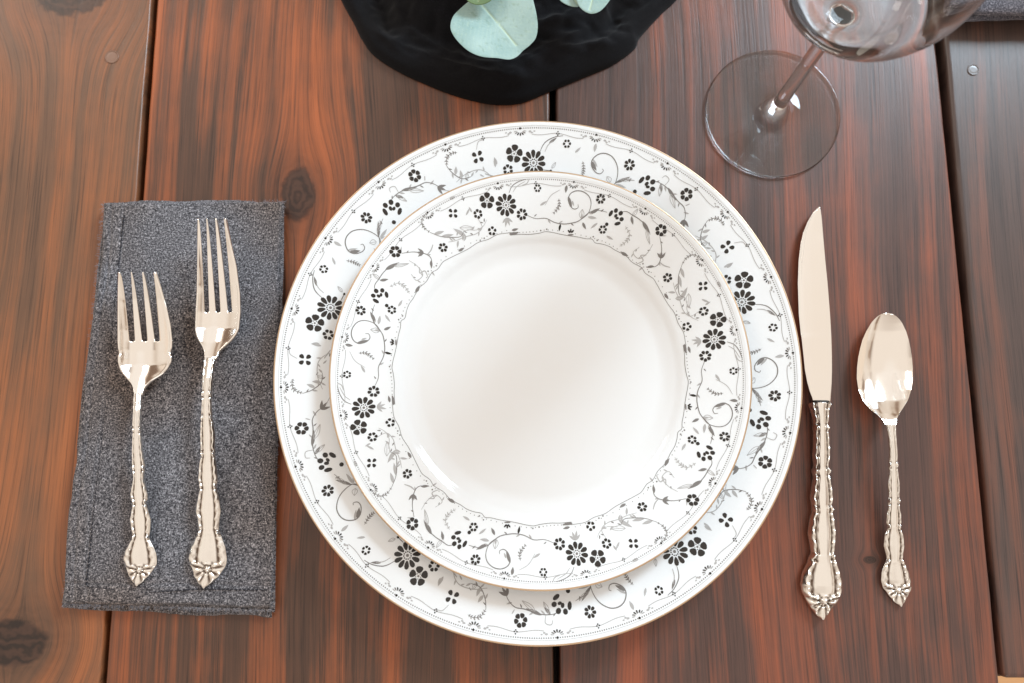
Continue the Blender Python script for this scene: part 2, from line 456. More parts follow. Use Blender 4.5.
cb = P(538.5, 383, .021); cs = P(540.5, 380.5, .026)
cb = (.01305, .0563); cs = (.0142, .0545)
big = Plate('dinner_plate', 'large white dinner plate with black floral rim and gold edge, lowest of the stack', cb, 133.3, .019, 5.5, 11.5, 84, 96, .245, .0002, 78)
small = Plate('salad_plate', 'smaller white plate with black floral border, stacked on the larger one', cs, 105.3, .022, 12.0, 15.6, 61, 75, .31, .0056, 56)
t5 = [k*2*math.pi/5 for k in range(5)]; t4 = [k*math.pi/2 for k in range(4)]

def pattern_small(pl, rp):
    flower(pl, 506, 205, 10.6, 10, rp, .15, .36, .86)
    flower(pl, 487, 201.5, 7.6, 5, rp, -1.55, .28, 1.05)
    flower(pl, 478, 213.8, 4.6, 6, rp, .3, .35)
    flower(pl, 522, 213.2, 5.6, 7, rp, 0, .34)
    flower(pl, 492, 229, 4.4, 5, rp, -1.5, .35)
    flower(pl, 537.5, 189.5, 3.7, 6, rp, 0, .4)
    flower(pl, 600.3, 200.1, 4.8, 7, rp, .2, .3)
    halfflower(pl, 614.4, 218.3, 9.0, rp, math.radians(145))
    flower(pl, 603.2, 228.2, 4.2, 6, rp, 0, .35)
    flower(pl, 660.3, 231.4, 5.8, 6, rp, .4, .3, 1.0)
    flower(pl, 668.4, 276.6, 4.7, 6, rp, .3, .28)
    flower(pl, 702.5, 286.6, 5.2, 4, rp, .75, .25, .62)
    # scroll and main stem
    ribbon(pl, [(527, 214), (536, 217), (546, 216.8), (555, 220.6), (563.4, 222.1), (571.6, 221.5), (578.6, 219.8), (584.5, 215.7), (590.4, 211.6), (598.5, 210.4), (607, 212.4)], .85, DG, rp)
    ribbon(pl, [(581, 218.6), (588, 213.3), (590.9, 205.1), (589.2, 198.1), (583.3, 193.4), (576.3, 192.2), (570.4, 194.6), (568.3, 199.3), (569.9, 205.1), (574, 208.6), (578, 207.5), (578, 204.5)], .9, DG, rp)
    leaf(pl, 568, 197, 572, 207, 1.7, DG, rp); leaf(pl, 572, 201, 574, 206, 1.0, GR, rp)
    leaf(pl, 590, 213, 600, 208.5, 1.7, DG, rp); leaf(pl, 588, 216, 597, 217.5, 1.5, GR, rp); leaf(pl, 583, 221, 586.5, 227.5, 1.5, DG, rp)
    leaf(pl, 581, 217, 582.5, 209, 2.6, GR, rp, False)
    leaf(pl, 561, 222, 559.5, 229, 1.3, BR, rp); leaf(pl, 566.5, 187, 565.5, 194, 1.6, DG, rp)
    feather(pl, [(558.7, 199), (559, 206), (553.5, 212.7)], 1.7, DG, rp, 6)
    feather(pl, [(625.5, 226), (630, 234), (627, 240), (620.5, 244.5)], 1.9, GR, rp, 7)
    # inner little tulip on the thread
    for a in (-2.3, -1.57, -.8): pl.poly(ell(571.3+2.6*math.cos(a), 231+2.6*math.sin(a), 2.0, .9, a, 6), BR, rp)
    pl.poly(ell(571.3, 232.2, 3.2, .7, 0, 8), DG, rp)
    # branch past the half flower
    ribbon(pl, [(620, 213), (626, 212.5), (632, 216), (639.5, 220.7), (646.9, 228), (650, 235)], .8, DG, rp)
    leaf(pl, 631, 217, 633, 225, 1.5, DG, rp); leaf(pl, 632, 217, 637, 210.5, 1.7, GR, rp, False); leaf(pl, 642, 222, 650, 234, 2.0, DG, rp); leaf(pl, 646, 230, 650, 244, 1.5, GR, rp, False)
    ribbon(pl, [(659.3, 237.3), (661.5, 247), (661.5, 254.4), (660, 261.7), (655.6, 265.4), (647, 265)], .8, DG, rp)
    ribbon(pl, [(660, 261), (664.4, 264.7), (670.5, 266.9)], 1.1, GR, rp)
    for a in (-2.2, -1.57, -.95): leaf(pl, 661.5, 258, 661.5+7*math.cos(a), 258+7*math.sin(a), 1.2, DG, rp)
    leaf(pl, 655, 265, 647, 265.5, 1.4, DG, rp); ribbon(pl, [(638, 262), (644, 259), (641.5, 254.2), (647, 254)], 1.1, GR, rp)
    leaf(pl, 659, 236, 666, 237, .8, GR, rp)
    # feathered wreath
    feather(pl, [(700, 262), (696.6, 258), (690, 256.5), (685.5, 259), (682, 264.4)], 1.5, DG, rp, 7)
    ribbon(pl, [(682, 264.4), (679, 274.6), (679, 284.9), (680.5, 293.7), (686, 297)], .7, DG, rp)
    leaf(pl, 681, 268, 684.5, 278, 1.7, GR, rp); leaf(pl, 679, 275, 682, 287, 1.8, GR, rp); leaf(pl, 677, 296, 683.5, 296, 1.1, GR, rp)
    leaf(pl, 689, 293, 690, 307, 2.6, GR, rp, False); ribbon(pl, [(688, 300), (688, 309), (692, 316), (699, 320)], .6, GR, rp)
    leaf(pl, 705, 305, 710, 302, 1.0, GR, rp); leaf(pl, 716, 283, 719, 289, 1.6, GR, rp)
    # stem of the daisy group up to the border
    ribbon(pl, [(509, 194), (512, 188), (518, 184), (526, 181.5)], .8, DG, rp); ribbon(pl, [(513, 193), (517, 188), (525, 183.5)], .7, GR, rp); ribbon(pl, [(522, 187), (527, 185), (529, 181)], .8, GR, rp)
    # sprays below the daisy
    for (a, l) in ((1.2, 8), (1.75, 9), (2.3, 7), (.6, 7)): leaf(pl, 507, 216.5, 507+l*math.cos(a), 216.5+l*math.sin(a), 1.2, GR, rp)
    ribbon(pl, [(478, 218), (482, 226), (476, 232), (466, 235), (456, 239), (448, 241)], .7, GR, rp)
    leaf(pl, 466, 215.5, 470, 208, 1.0, GR, rp); leaf(pl, 466, 235, 453, 228, 2.0, GR, rp); leaf(pl, 458, 239, 457, 246, 1.2, GR, rp)
    # thread round the well
    ribbon(pl, [(510, 232.5), (521, 231.5), (530, 231.5), (540, 230.3), (545.9, 229), (553, 229.8), (561, 231.5), (569.3, 233), (578.6, 234.4), (586.8, 236.2), (592.7, 236.7), (596.2, 240.3), (603.2, 241.7), (610.3, 244.2), (616, 247.8), (622, 250.8), (627.8, 254.4), (633.7, 260.3), (642.5, 265.4), (646.9, 271.3), (654.2, 276.4), (658, 282), (661.5, 288.1), (668.8, 301), (676, 311.2), (679.8, 321.5), (684.9, 330.3), (687, 340), (688.5, 352)], .5, DG, rp, False)
    for q in catmull([(510, 230.2), (530, 229.3), (553, 227.6), (586.8, 234), (610.3, 242), (633.7, 258), (656, 274.6), (678, 309.6), (689.5, 340)], 6): pl.poly(ell(q[0], q[1], .5, .5, 0, 5), DG, rp)
    leaf(pl, 509, 231.5, 519, 230, 1.5, DG, rp); leaf(pl, 622, 250, 629.5, 254, 1.7, DG, rp); leaf(pl, 666, 291.5, 670, 297.5, 1.5, DG, rp); leaf(pl, 690, 345, 692, 352, 1.4, DG, rp)
    for (x, y) in ((541, 228), (547, 226.8), (594, 234.5), (598, 238), (644, 262), (650, 270), (480, 238), (484, 236)): pl.poly(ell(x, y, .8, .8, 0, 6), DG, rp)
    sprigs(pl, [(527, 214), (546, 216.8), (563.4, 222.1), (578.6, 219.8), (590.4, 211.6), (607, 212.4)], 4.6, 7, GR, rp)
    sprigs(pl, [(659.3, 237.3), (661.5, 254.4), (655.6, 265.4), (640, 265)], 4.5, 5, GR, rp)
    sprigs(pl, [(682, 264.4), (679, 284.9), (686, 297), (689, 309), (699, 320)], 4.6, 7, GR, rp)
    sprigs(pl, [(478, 218), (482, 226), (476, 232), (466, 235), (448, 241)], 4.6, 6, GR, rp)
    ribbon(pl, [(640, 246), (634, 251), (640, 257), (648, 252), (653, 244)], .7, GR, rp); sprigs(pl, [(640, 246), (634, 251), (640, 257), (653, 244)], 3.8, 4, GR, rp)
    ribbon(pl, [(545, 205), (551, 196), (560, 191)], .6, GR, rp); leaf(pl, 540, 205, 547, 201, 1.2, GR, rp); leaf(pl, 607, 234, 614, 238, 1.2, GR, rp); leaf(pl, 598, 222, 591, 227, 1.2, GR, rp)
pattern_small(small, t4)
ringmarks(small, 600, .1012, 16, math.radians(12.3), .92)

def pattern_big(pl, rp):
    flower(pl, 533.7, 161.0, 12.2, 11, rp, .1, .36, .86)
    flower(pl, 514.2, 152.8, 8.6, 5, rp, -1.45, .28, 1.05)
    flower(pl, 508, 167.5, 5.2, 6, rp, .4, .35)
    flower(pl, 567, 143.8, 4.1, 6, rp, 0, .4)
    flower(pl, 477.8, 156.3, 6.4, 4, rp, .5, .25, .62)
    flower(pl, 629.6, 164.5, 5.6, 7, rp, .2, .28)
    halfflower(pl, 645.2, 185.1, 10.5, rp, math.radians(155))
    flower(pl, 686.5, 194.5, 6.3, 6, rp, .45, .3, 1.0)
    ribbon(pl, [(540, 151), (543, 145), (547, 141), (555, 137.5), (563, 136.5)], .9, DG, rp); ribbon(pl, [(545, 151), (548, 145), (553, 141)], .8, GR, rp); leaf(pl, 549, 143, 557, 138, 1.3, DG, rp)
    pl.poly(ell(551, 168.3, 1.4, 1.1, 0, 6), BR, rp); leaf(pl, 552, 166, 556, 160.5, 1.5, GR, rp, False); ribbon(pl, [(544, 167.5), (551, 168.3)], .8, DG, rp)
    feather(pl, [(583, 160), (584, 167), (583, 173)], 1.7, DG, rp, 6)
    ribbon(pl, [(612, 184), (616, 181), (618.2, 172.7), (617.3, 164.5), (612.6, 156.9), (605.6, 153.4), (598.5, 154), (592.7, 158.6), (592, 164.5), (596.2, 170.4), (600.9, 171.8), (603.8, 169.2), (602.6, 167.4)], 1.0, DG, rp)
    leaf(pl, 591.5, 160, 597, 169, 2.0, DG, rp); leaf(pl, 593, 158, 598, 166, 1.2, GR, rp); leaf(pl, 596, 144, 594.5, 152, 1.7, GR, rp)
    leaf(pl, 611, 180, 607.5, 174.5, 2.6, GR, rp, False); leaf(pl, 616, 180.5, 631, 175.5, 1.6, DG, rp); leaf(pl, 616, 182, 627, 185.5, 1.5, GR, rp); leaf(pl, 620, 178, 632, 178, 1.6, GR, rp, False)
    ribbon(pl, [(545, 176), (560, 180), (580, 184), (598, 186), (612, 183), (622, 178.5), (635, 179)], .8, DG, rp)
    ribbon(pl, [(652.8, 179.9), (659.8, 182.3), (666.8, 186.9), (672.7, 193.3), (678.5, 200.4), (684.4, 206.2), (686.2, 214.4), (684.4, 222.6)], .9, DG, rp)
    leaf(pl, 661, 183, 662, 191, 1.6, DG, rp); leaf(pl, 662, 184, 660, 195, 2.0, GR, rp, False); leaf(pl, 668, 187, 677, 200, 1.8, DG, rp); leaf(pl, 671, 193, 676, 207, 2.2, GR, rp, False)
    ribbon(pl, [(665, 185), (669, 180), (665.5, 176), (662, 178)], .8, GR, rp); ribbon(pl, [(686, 205), (690, 203.5)], 1.0, GR, rp)
    for a in (1.0, 1.57, 2.2): leaf(pl, 685, 218, 685+9*math.cos(a), 218+9*math.sin(a), 1.5, DG, rp)
    ribbon(pl, [(684, 224), (688, 236), (697, 244)], .7, GR, rp)
    feather(pl, [(724, 226), (721, 221), (715, 218.2), (707.6, 220.5)], 1.8, DG, rp, 7)
    ribbon(pl, [(707.6, 220.5), (703.5, 227.6), (701.7, 238), (707, 246)], .8, DG, rp)
    leaf(pl, 703, 231, 711, 229, 1.7, GR, rp); leaf(pl, 702, 238, 709, 234, 1.7, GR, rp); leaf(pl, 703, 243, 709, 241, 1.8, GR, rp, False)
    ribbon(pl, [(734, 243), (742, 242.5), (746, 247)], .7, GR, rp)
    leaf(pl, 725, 266, 733, 262, 1.4, GR, rp); ribbon(pl, [(715, 258), (716, 268)], 1.1, GR, rp)
    sprigs(pl, [(545, 176), (560, 180), (580, 184), (612, 183), (635, 179)], 5.2, 7, GR, rp)
    sprigs(pl, [(652.8, 179.9), (666.8, 186.9), (678.5, 200.4), (686.2, 214.4)], 5., 5, GR, rp)
    sprigs(pl, [(707.6, 220.5), (703.5, 227.6), (701.7, 238), (707, 246), (716, 258)], 5., 6, GR, rp)
    ribbon(pl, [(493, 176), (486, 170), (478, 168), (466, 172), (456, 180)], .8, GR, rp); sprigs(pl, [(493, 176), (478, 168), (456, 180)], 4.6, 5, GR, rp)
    leaf(pl, 575, 152, 581, 147, 1.2, GR, rp); leaf(pl, 497, 163, 494, 156, 1.3, GR, rp)
pattern_big(big, t5)
ringmarks(big, 720, .1296, 20, math.radians(3.9), 1.06)
big.finish(); small.finish()

# ---------------------------------------------------------------- cutlery
def strip(name, y0, y1, ny, edge, zt, zb, mat, parent, nu=28, zref=None, hscale=None):
    """solid whose outline follows edge(y)->(xl,xr) photo pixels; zt/zb(y,u,hw)"""
    V = []; Fs = []; tar = []
    us = [-math.cos(math.pi*k/nu) for k in range(nu+1)]
    ys = np.linspace(y0, y1, ny)
    for y in ys:
        xl, xr = edge(y); hw = (xr-xl)/2; xc = (xl+xr)/2
        zr = zref(y)
        for u in us:
            p = P(xc+u*hw, y, zr); V.append((p[0], p[1], zt(y, u, hw)))
        for u in us[1:-1]:
            p = P(xc+u*hw, y, zr); V.append((p[0], p[1], zb(y, u, hw)))
    n = len(us); m_ = 2*n-2
    def ring(i):
        b_ = i*m_; return [b_+k for k in range(n)]+[b_+n+k for k in range(n-3, -1, -1)]
    for i in range(ny-1):
        A, B = ring(i), ring(i+1)
        for k in range(m_): Fs.append((A[k], B[k], B[(k+1) % m_], A[(k+1) % m_]))
    Fs.append(tuple(ring(0))); Fs.append(tuple(ring(ny-1)))
    o = link_mesh(name, V, Fs, mat, parent); fix_normals(o)
    # tarnish settles in the hollows of the relief
    if hscale:
        Z = np.array([v[2] for v in V]).reshape(ny, m_)[:, :n]
        K = 3
        Zp = np.pad(Z, K, mode='edge'); acc = np.zeros_like(Z)
        for dy in range(-K, K+1):
            for dx in (-2, -1, 0, 1, 2): acc += Zp[K+dy:K+dy+ny, K+dx:K+dx+n]
        acc /= (2*K+1)*5
        cav = np.clip((acc-Z)/hscale, 0, 1); cav[:, :2] = 0; cav[:, -2:] = 0
        full = np.zeros((ny, m_)); full[:, :n] = cav
        at = o.data.attributes.new('tarnish', 'FLOAT', 'POINT'); at.data.foreach_set('value', full.ravel())
    return o

def handle_relief(rows_collar, y_shell, y_tip, amp=.00045, sc=1., panel=True):
    def f(y, u, hw):
        a = abs(u); h = 0
        wide = sstep(3., 8., hw)
        # rolled border with running beads
        bead = .9+.1*math.sin(2*math.pi*y/(5.2*sc)+u*1.5)
        if y < y_shell:
            h += amp*1.0*math.exp(-((a-.80)/.13)**2)*(.45+.55*wide)*(.7+.3*bead)
            h -= amp*1.1*math.exp(-((a-.55)/.10)**2)*wide
            h += amp*.8*math.exp(-((u)/.20)**2)*(.3+.7*(1-wide*.4))
            # leafy scrolls that cross from the border inwards
            h += amp*.55*(math.sin(2*math.pi*(y+9*a*sc)/(9.*sc))+.6*noise.noise((y*.45/sc, u*3, 2)))*math.exp(-((a-.68)/.16)**2)*(.3+.7*wide)
        for yc in rows_collar:
            g = math.exp(-((y-yc)/(1.5*sc))**2)
            h += amp*1.3*g*(.08+.92*math.exp(-((a-.8)/.18)**2))
            h -= amp*.9*math.exp(-((y-yc-3.2*sc)/(1.1*sc))**2)*math.exp(-((a-.75)/.2)**2)
            h -= amp*.9*math.exp(-((y-yc+3.2*sc)/(1.1*sc))**2)*math.exp(-((a-.75)/.2)**2)
        if y >= y_shell-4*sc:
            k = sstep(y_shell-4*sc, y_shell+1.5*sc, y)
            dx = u*hw; dy = y-(y_shell+.2*(y_tip-y_shell))
            r = math.hypot(dx, dy); th = math.atan2(dx, dy)
            fan = math.cos(9*th)*min(1, r/(3*sc))
            h += k*amp*(.9*fan*math.exp(-((a-.5)/.6)**2)+1.8*math.exp(-(r/(2.6*sc))**2)-1.3*math.exp(-((r-4.0*sc)/(1.0*sc))**2))
            h += amp*1.3*math.exp(-((y-y_shell)/(1.4*sc))**2)*(.5+.5*math.cos(u*9))
        return h
    return f

def cup(v, c): return v

def make_handle(name, rows, zfun, th, collars, y_shell, mat, parent, amp=.00045, sc=1., ny=300):
    fn = rowfn(rows)
    y0_, y1_ = rows[0][0], rows[-1][0]
    yy = np.linspace(y0_, y1_, 900); k_ = np.exp(-((np.arange(-30, 31)*(y1_-y0_)/900)/1.0)**2); k_ /= k_.sum()
    sm = []
    for j in (1, 2):
        e_ = np.array([fn(y, j) for y in yy]); e2 = np.convolve(np.pad(e_, 30, mode='reflect', reflect_type='odd'), k_, 'valid'); sm.append(e2)
    edge = lambda y: (float(np.interp(y, yy, sm[0])), float(np.interp(y, yy, sm[1])))
    rel = handle_relief(collars, y_shell, rows[-1][0], amp, sc)
    def zt(y, u, hw):
        t = th(y); a = abs(u)
        z = zfun(y)+t*(.45+.55*(1-a**2.6)**.6) if a < 1 else zfun(y)+t*.45
        # height tapers with very narrow ends
        return z+rel(y, u, hw)*(1-a**8)*min(1, hw/3.5)
    def zb(y, u, hw): return zfun(y)+th(y)*.28*abs(u)**3
    return strip(name, rows[0][0], rows[-1][0], ny, edge, zt, zb, mat, parent, 34, lambda y: zfun(y)+th(y)*.45, hscale=amp*.45)

def make_fork_head(name, tips, root_y, slots, rows, zfun, cupd, parent, thick=.0016):
    """tips: 4 x (x, y); slots: 3 x (xl, xr) at root_y; rows: body outline below and above"""
    fn = rowfn(rows)
    nb = 7; cols = 4
    ytop = min(t[1] for t in tips)
    ys = list(np.linspace(ytop, root_y, 26))+list(np.linspace(root_y, rows[-1][0], 26)[1:])
    V = []; Fs = []; nper = None
    for y in ys:
        xl, xr = fn(y, 1), fn(y, 2)
        if y <= root_y:
            t = (y-ytop)/(root_y-ytop); s_ = t**.75
            bounds = []
            roots = [(fn(root_y, 1), slots[0][0]), (slots[0][1], slots[1][0]), (slots[1][1], slots[2][0]), (slots[2][1], fn(root_y, 2))]
            for k in range(4):
                tw = .55
                tl, tr = tips[k][0]-tw, tips[k][0]+tw
                if k == 0: l = xl; r = tr+(roots[0][1]-tr)*(t**.6 if t < 1 else 1)
                elif k == 3: r = xr; l = tl+(roots[3][0]-tl)*(t**.9)
                else: l = tl+(roots[k][0]-tl)*(t**1.0); r = tr+(roots[k][1]-tr)*(t**.75)
                bounds += [l, r]
        else:
            t = (y-root_y)/(rows[-1][0]-root_y)
            b0 = [(b_-fn(root_y, 1))/(fn(root_y, 2)-fn(root_y, 1)) for b_ in (fn(root_y, 1), slots[0][0], slots[0][1], slots[1][0], slots[1][1], slots[2][0], slots[2][1], fn(root_y, 2))]
            bounds = [xl+q*(xr-xl) for q in b0]
        line_ = []
        for bi in range(7):
            c_ = cols if bi % 2 == 0 else 2
            for j in range(c_): line_.append(bounds[bi]+(bounds[bi+1]-bounds[bi])*j/c_)
        line_.append(bounds[7]); nper = len(line_)
        xc = (xl+xr)/2; hw = max((xr-xl)/2, .5)
        Wref = 22.
        for x in line_:
            z = zfun(y)+cupd*((x-xc)/Wref)**2*4; p = P(x, y, z); V.append(p)
    band = []
    for bi in range(7): band += [bi]*(cols if bi % 2 == 0 else 2)
    for i in range(len(ys)-1):
        for k in range(nper-1):
            if band[k] % 2 == 1 and ys[i+1] <= root_y+1e-6: continue
            a = i*nper+k; Fs.append((a, a+nper, a+nper+1, a+1))
    o = link_mesh(name, V, Fs, M_mirror, parent)
    # remove loose slot vertices
    bm = bmesh.new(); bm.from_mesh(o.data)
    bmesh.ops.delete(bm, geom=[v for v in bm.verts if not v.link_faces], context='VERTS')
    bm.to_mesh(o.data); bm.free(); fix_normals(o)
    if o.data.polygons[0].normal.z < 0: o.data.flip_normals()
    so = o.modifiers.new('thickness', 'SOLIDIFY'); so.thickness = thick; so.offset = -1
    su = o.modifiers.new('soft', 'SUBSURF'); su.levels = 2; su.render_levels = 2
    return o

ZN = .0075   # top of the folded napkin
# --- salad fork
sf = thing('salad_fork', 'shorter ornate silver fork, left on the folded charcoal napkin', 'fork', P(138, 430, ZN))
zf1 = lambda y: ZN+float(np.interp(y, [272, 300, 330, 350, 365, 380, 394, 412, 440, 500, 550, 586], [.0135, .0080, .0042, .0030, .0032, .0062, .0090, .0098, .0088, .0052, .0024, .0008]))
make_fork_head('fork_head', [(119.4, 272.2), (131.2, 272.2), (142.3, 271.8), (153.6, 271.8)], 341.,
    [(130.2, 134.7), (142.4, 146.8), (154.4, 158.8)],
    [(271, 118.9, 154.2), (288, 118.6, 159.8), (307, 118.6, 165.2), (326, 118.6, 169.3), (341, 118.6, 170.9), (349, 119, 170.5), (352.5, 120.3, 168.6), (356, 118.8, 170.2), (362, 118.8, 170.0), (369.6, 121, 165.2), (374, 123.6, 161), (379, 127.4, 152.6), (383, 131, 148), (388, 133, 143.9), (395, 133.9, 142)],
    zf1, .0012, sf)
rows = [(394, 133.8, 142.1), (408.5, 133.2, 141.4), (427.6, 132.4, 140.8), (431, 132.8, 141.1), (450, 131.9, 142.7), (465.6, 131.9, 145.2), (479, 133.2, 144), (483, 132.4, 145), (494, 130, 147.7), (500, 131, 147.8), (502.5, 132.8, 146), (508, 131.8, 147.6), (519.5, 129.4, 150.9), (530, 131, 150.4), (536.6, 132.4, 149.2), (540, 130.6, 150.2), (546, 127.2, 153.4), (553.7, 123.6, 156.4), (560, 123.2, 157), (565, 124.3, 156.6), (568, 126.4, 154.2), (573, 127.4, 151), (580, 131, 144.5), (584.5, 135, 139.4), (586, 136.4, 138)]
th = lambda y: float(np.interp(y, [394, 420, 480, 550, 586], [.0022, .0026, .0025, .0024, .0014]))
zh1 = lambda y: zf1(y)-.0015*float(np.interp(y, [394, 410], [1, .4]))
make_handle('handle', rows, zh1, th, [430, 468, 502, 537], 566, M_silver, sf, .00052, .9)
# --- dinner fork
df = thing('dinner_fork', 'longer ornate silver fork, nearer the plate on the charcoal napkin', 'fork', P(208, 420, ZN))
zf2 = lambda y: ZN+float(np.interp(y, [218, 250, 285, 312, 328, 342, 358, 378, 410, 470, 540, 588], [.0165, .0105, .0052, .0032, .0030, .0056, .0098, .0110, .0102, .0064, .0026, .0008]))
make_fork_head('fork_head', [(198.3, 218.5), (206.6, 218.2), (215.4, 218.2), (224, 218.2)], 312.,
    [(205.2, 208.9), (216.0, 219.8), (227.6, 231.4)],
    [(217, 197.7, 224.6), (243, 197.7, 230), (267, 197.7, 235.5), (293, 197.2, 238.8), (312, 196.2, 239.4), (328.5, 195.5, 237.9), (334, 196.3, 235.2), (339.5, 198.4, 231), (345, 201.6, 225), (350.4, 203.9, 219.4), (359, 204.5, 215.8)],
    zf2, .0012, df)
rows = [(358, 204.4, 216), (372.8, 202.6, 213.6), (391.8, 202.2, 211.8), (395, 201.2, 212.4), (399.5, 201.9, 211.4), (416.6, 200.9, 212.3), (420, 200.6, 213), (435.6, 199.8, 215.2), (448, 200.4, 214.6), (452.7, 200, 215.4), (456, 201, 215), (464, 198.8, 216.2), (480.2, 197.6, 217.9), (486, 199.2, 216.6), (490, 199.2, 217), (497, 197.4, 219), (510.7, 194.8, 221), (520, 197.2, 219.6), (530, 198.3, 218.8), (535.4, 196.2, 221.4), (546.8, 190.8, 225.4), (558.2, 188.4, 227), (564, 189.4, 226.4), (568, 192, 224.6), (577, 194.3, 218), (584, 199, 209.5), (587.5, 202.6, 205.6), (588.5, 203.6, 204.8)]
th = lambda y: float(np.interp(y, [358, 400, 480, 550, 588], [.0024, .0028, .0027, .0026, .0015]))
zh2 = lambda y: zf2(y)-.0015*float(np.interp(y, [358, 380], [1, .4]))
make_handle('handle', rows, zh2, th, [394, 418, 454, 486, 533], 564, M_silver, df, .00058, 1.)
# --- knife
kf = thing('dinner_knife', 'silver knife with ornate handle, between the plates and the spoon', 'knife', P(818, 410, 0))
rows = [(206.4, 818.9, 819.6), (209, 816.4, 820.2), (212.6, 813, 821), (221.4, 807.8, 822), (232, 803.5, 822.8), (244, 800.8, 823.8), (260, 798.9, 825.2), (283, 798.1, 827.5), (314.5, 799.1, 830), (335, 801.2, 831.2), (355, 803.4, 831.8), (370, 804.9, 831.9), (382, 807.2, 831.6), (391.4, 809.8, 831), (397, 812, 830.6), (401.8, 813.5, 830.4)]
fnb = rowfn(rows)
zk = lambda y: float(np.interp(y, [206, 402], [.0050, .0066]))
def kz(y, u, hw):   # thick spine on the right, ground to the edge on the left
    g = float(np.interp(u, [-1, -.75, -.2, .85, 1], [-.0006, 0, .00030, .00045, .0002])) if y < 334 else float(np.interp(u, [-1, -.5, .2, .85, 1], [.0000, .0003, .00045, .00045, .0002]))
    return zk(y)+g*(.3+.7*sstep(215, 270, y))
strip('blade', 206.4, 401.8, 90, lambda y: (fnb(y, 1), fnb(y, 2)), kz, lambda y, u, hw: zk(y)-.0004-.0009*float(np.interp(u, [-1, 1], [.2, 1])), M_mirror, kf, 20, zk)
strip('bolster', 401.4, 403.4, 6, lambda y: (812.4, 829.2), lambda y, u, hw: .0066+.0026*(1-abs(u)**2.5)**.5 if abs(u) < 1 else .0066, lambda y, u, hw: .0066-.0022*(1-u*u)**.5 if abs(u) < 1 else .0066, M_dark, kf, 16, lambda y: .0066)
rows = [(403, 808.9, 830.7), (406.5, 808.8, 830.6), (408.6, 810, 829.6), (413, 811.4, 828.8), (418, 812.6, 828.2), (425, 813.4, 827.8), (428, 812.6, 828.9), (430.5, 813.4, 828), (446.7, 813.2, 829.2), (455, 812.4, 829.8), (463, 813.4, 828.4), (467, 813.6, 827.9), (470, 811.7, 830.4), (473, 812, 830.2), (476, 813.4, 829), (486.7, 811.7, 831.7), (498, 810.2, 833), (505, 811.6, 832), (509, 811.4, 833.4), (512, 812, 832.6), (518, 809.9, 834), (533, 807.8, 836.3), (547.6, 810.3, 834.8), (553, 811, 834), (557, 808.8, 835.4), (562, 807.6, 837), (573, 802.2, 841.2), (584, 800.4, 843.1), (592, 801.8, 842.6), (597, 804.4, 841), (600, 806, 838.4), (603, 807.4, 837.4), (607, 810.2, 833), (611, 813, 830.2), (614, 815.4, 828.4), (617, 818, 825.6), (619.2, 820.8, 823.4)]
th = lambda y: float(np.interp(y, [403, 450, 530, 585, 619], [.0066, .0060, .0070, .0076, .0030]))
zkn = lambda y: float(np.interp(y, [403, 450, 585, 619], [.0032, .0022, .0002, .0018]))
make_handle('handle', rows, zkn, th, [405, 428, 471, 509, 556], 596, M_silver, kf, .00085, 1.15, 380)
# --- spoon
sp = thing('teaspoon', 'polished silver teaspoon with ornate handle, far right of the setting', 'spoon', P(888, 430, 0))
rows = [(313, 885.2, 888), (314, 881.5, 892.4), (316, 878, 896), (319, 874.6, 899.2), (322.6, 871.4, 902), (331.4, 866.2, 906.2), (340, 862.4, 908.8), (349, 860, 910.6), (357.7, 858.2, 912), (368.3, 857, 912.8), (378.8, 856.8, 912.7), (389.4, 858.4, 911.3), (400, 862.6, 908), (408.7, 869.6, 902.6), (414, 876.4, 899), (419, 882, 896.8), (425, 886, 895.9)]
fns = rowfn(rows)
rim = lambda y: float(np.interp(y, [313, 330, 370, 400, 414, 425, 440, 452], [.0075, .0068, .0070, .0088, .0110, .0135, .0140, .0135]))
def sz(y, u, hw):
    t = (y-365)/50.; d = .0062*max(0, 1-t*t)**.75 if abs(t) < 1 else 0
    d = .0062*max(0, 1-((y-364)/(52 if y < 364 else 55))**2)
    return rim(y)-d*(1-abs(u)**2.1)
def szb(y, u, hw): return sz(y, u, hw)-.0012*(1-abs(u)**10)
strip('bowl', 313, 425, 110, lambda y: (fns(y, 1), fns(y, 2)), sz, szb, M_mirror, sp, 40, rim)
rows = [(424.6, 885.9, 896), (430, 887.2, 896), (437, 888.2, 896.2), (452.7, 889.3, 897.4), (463, 888.8, 897.4), (467, 888.4, 898.2), (470.3, 889.2, 897.8), (484.4, 887.6, 899.8), (497, 888.6, 899.4), (500, 887.6, 900.2), (504, 888, 899.8), (508, 888, 899.6), (514, 886.6, 901.3), (523, 886.1, 901.7), (526, 887.4, 900.6), (529, 887.1, 900.9), (535, 884.6, 903.8), (545.7, 883.6, 905), (556.2, 886.2, 903.3), (560, 886.6, 903.2), (562.5, 885, 905), (566, 883.6, 906.6), (572, 881.6, 909), (580.8, 881, 911.2), (588, 883, 911.4), (591.4, 886, 910.6), (595, 888.4, 908.4), (601.5, 893.8, 905), (605, 898.4, 902.6), (606.6, 900, 901.6)]
th = lambda y: float(np.interp(y, [424, 440, 500, 580, 607], [.0016, .0024, .0024, .0024, .0014]))
zs = lambda y: float(np.interp(y, [424, 440, 470, 540, 590, 607], [.0122, .0125, .0105, .0048, .0010, .0008]))
make_handle('handle', rows, zs, th, [465, 501, 527, 562], 586, M_silver, sp, .00055, .95)

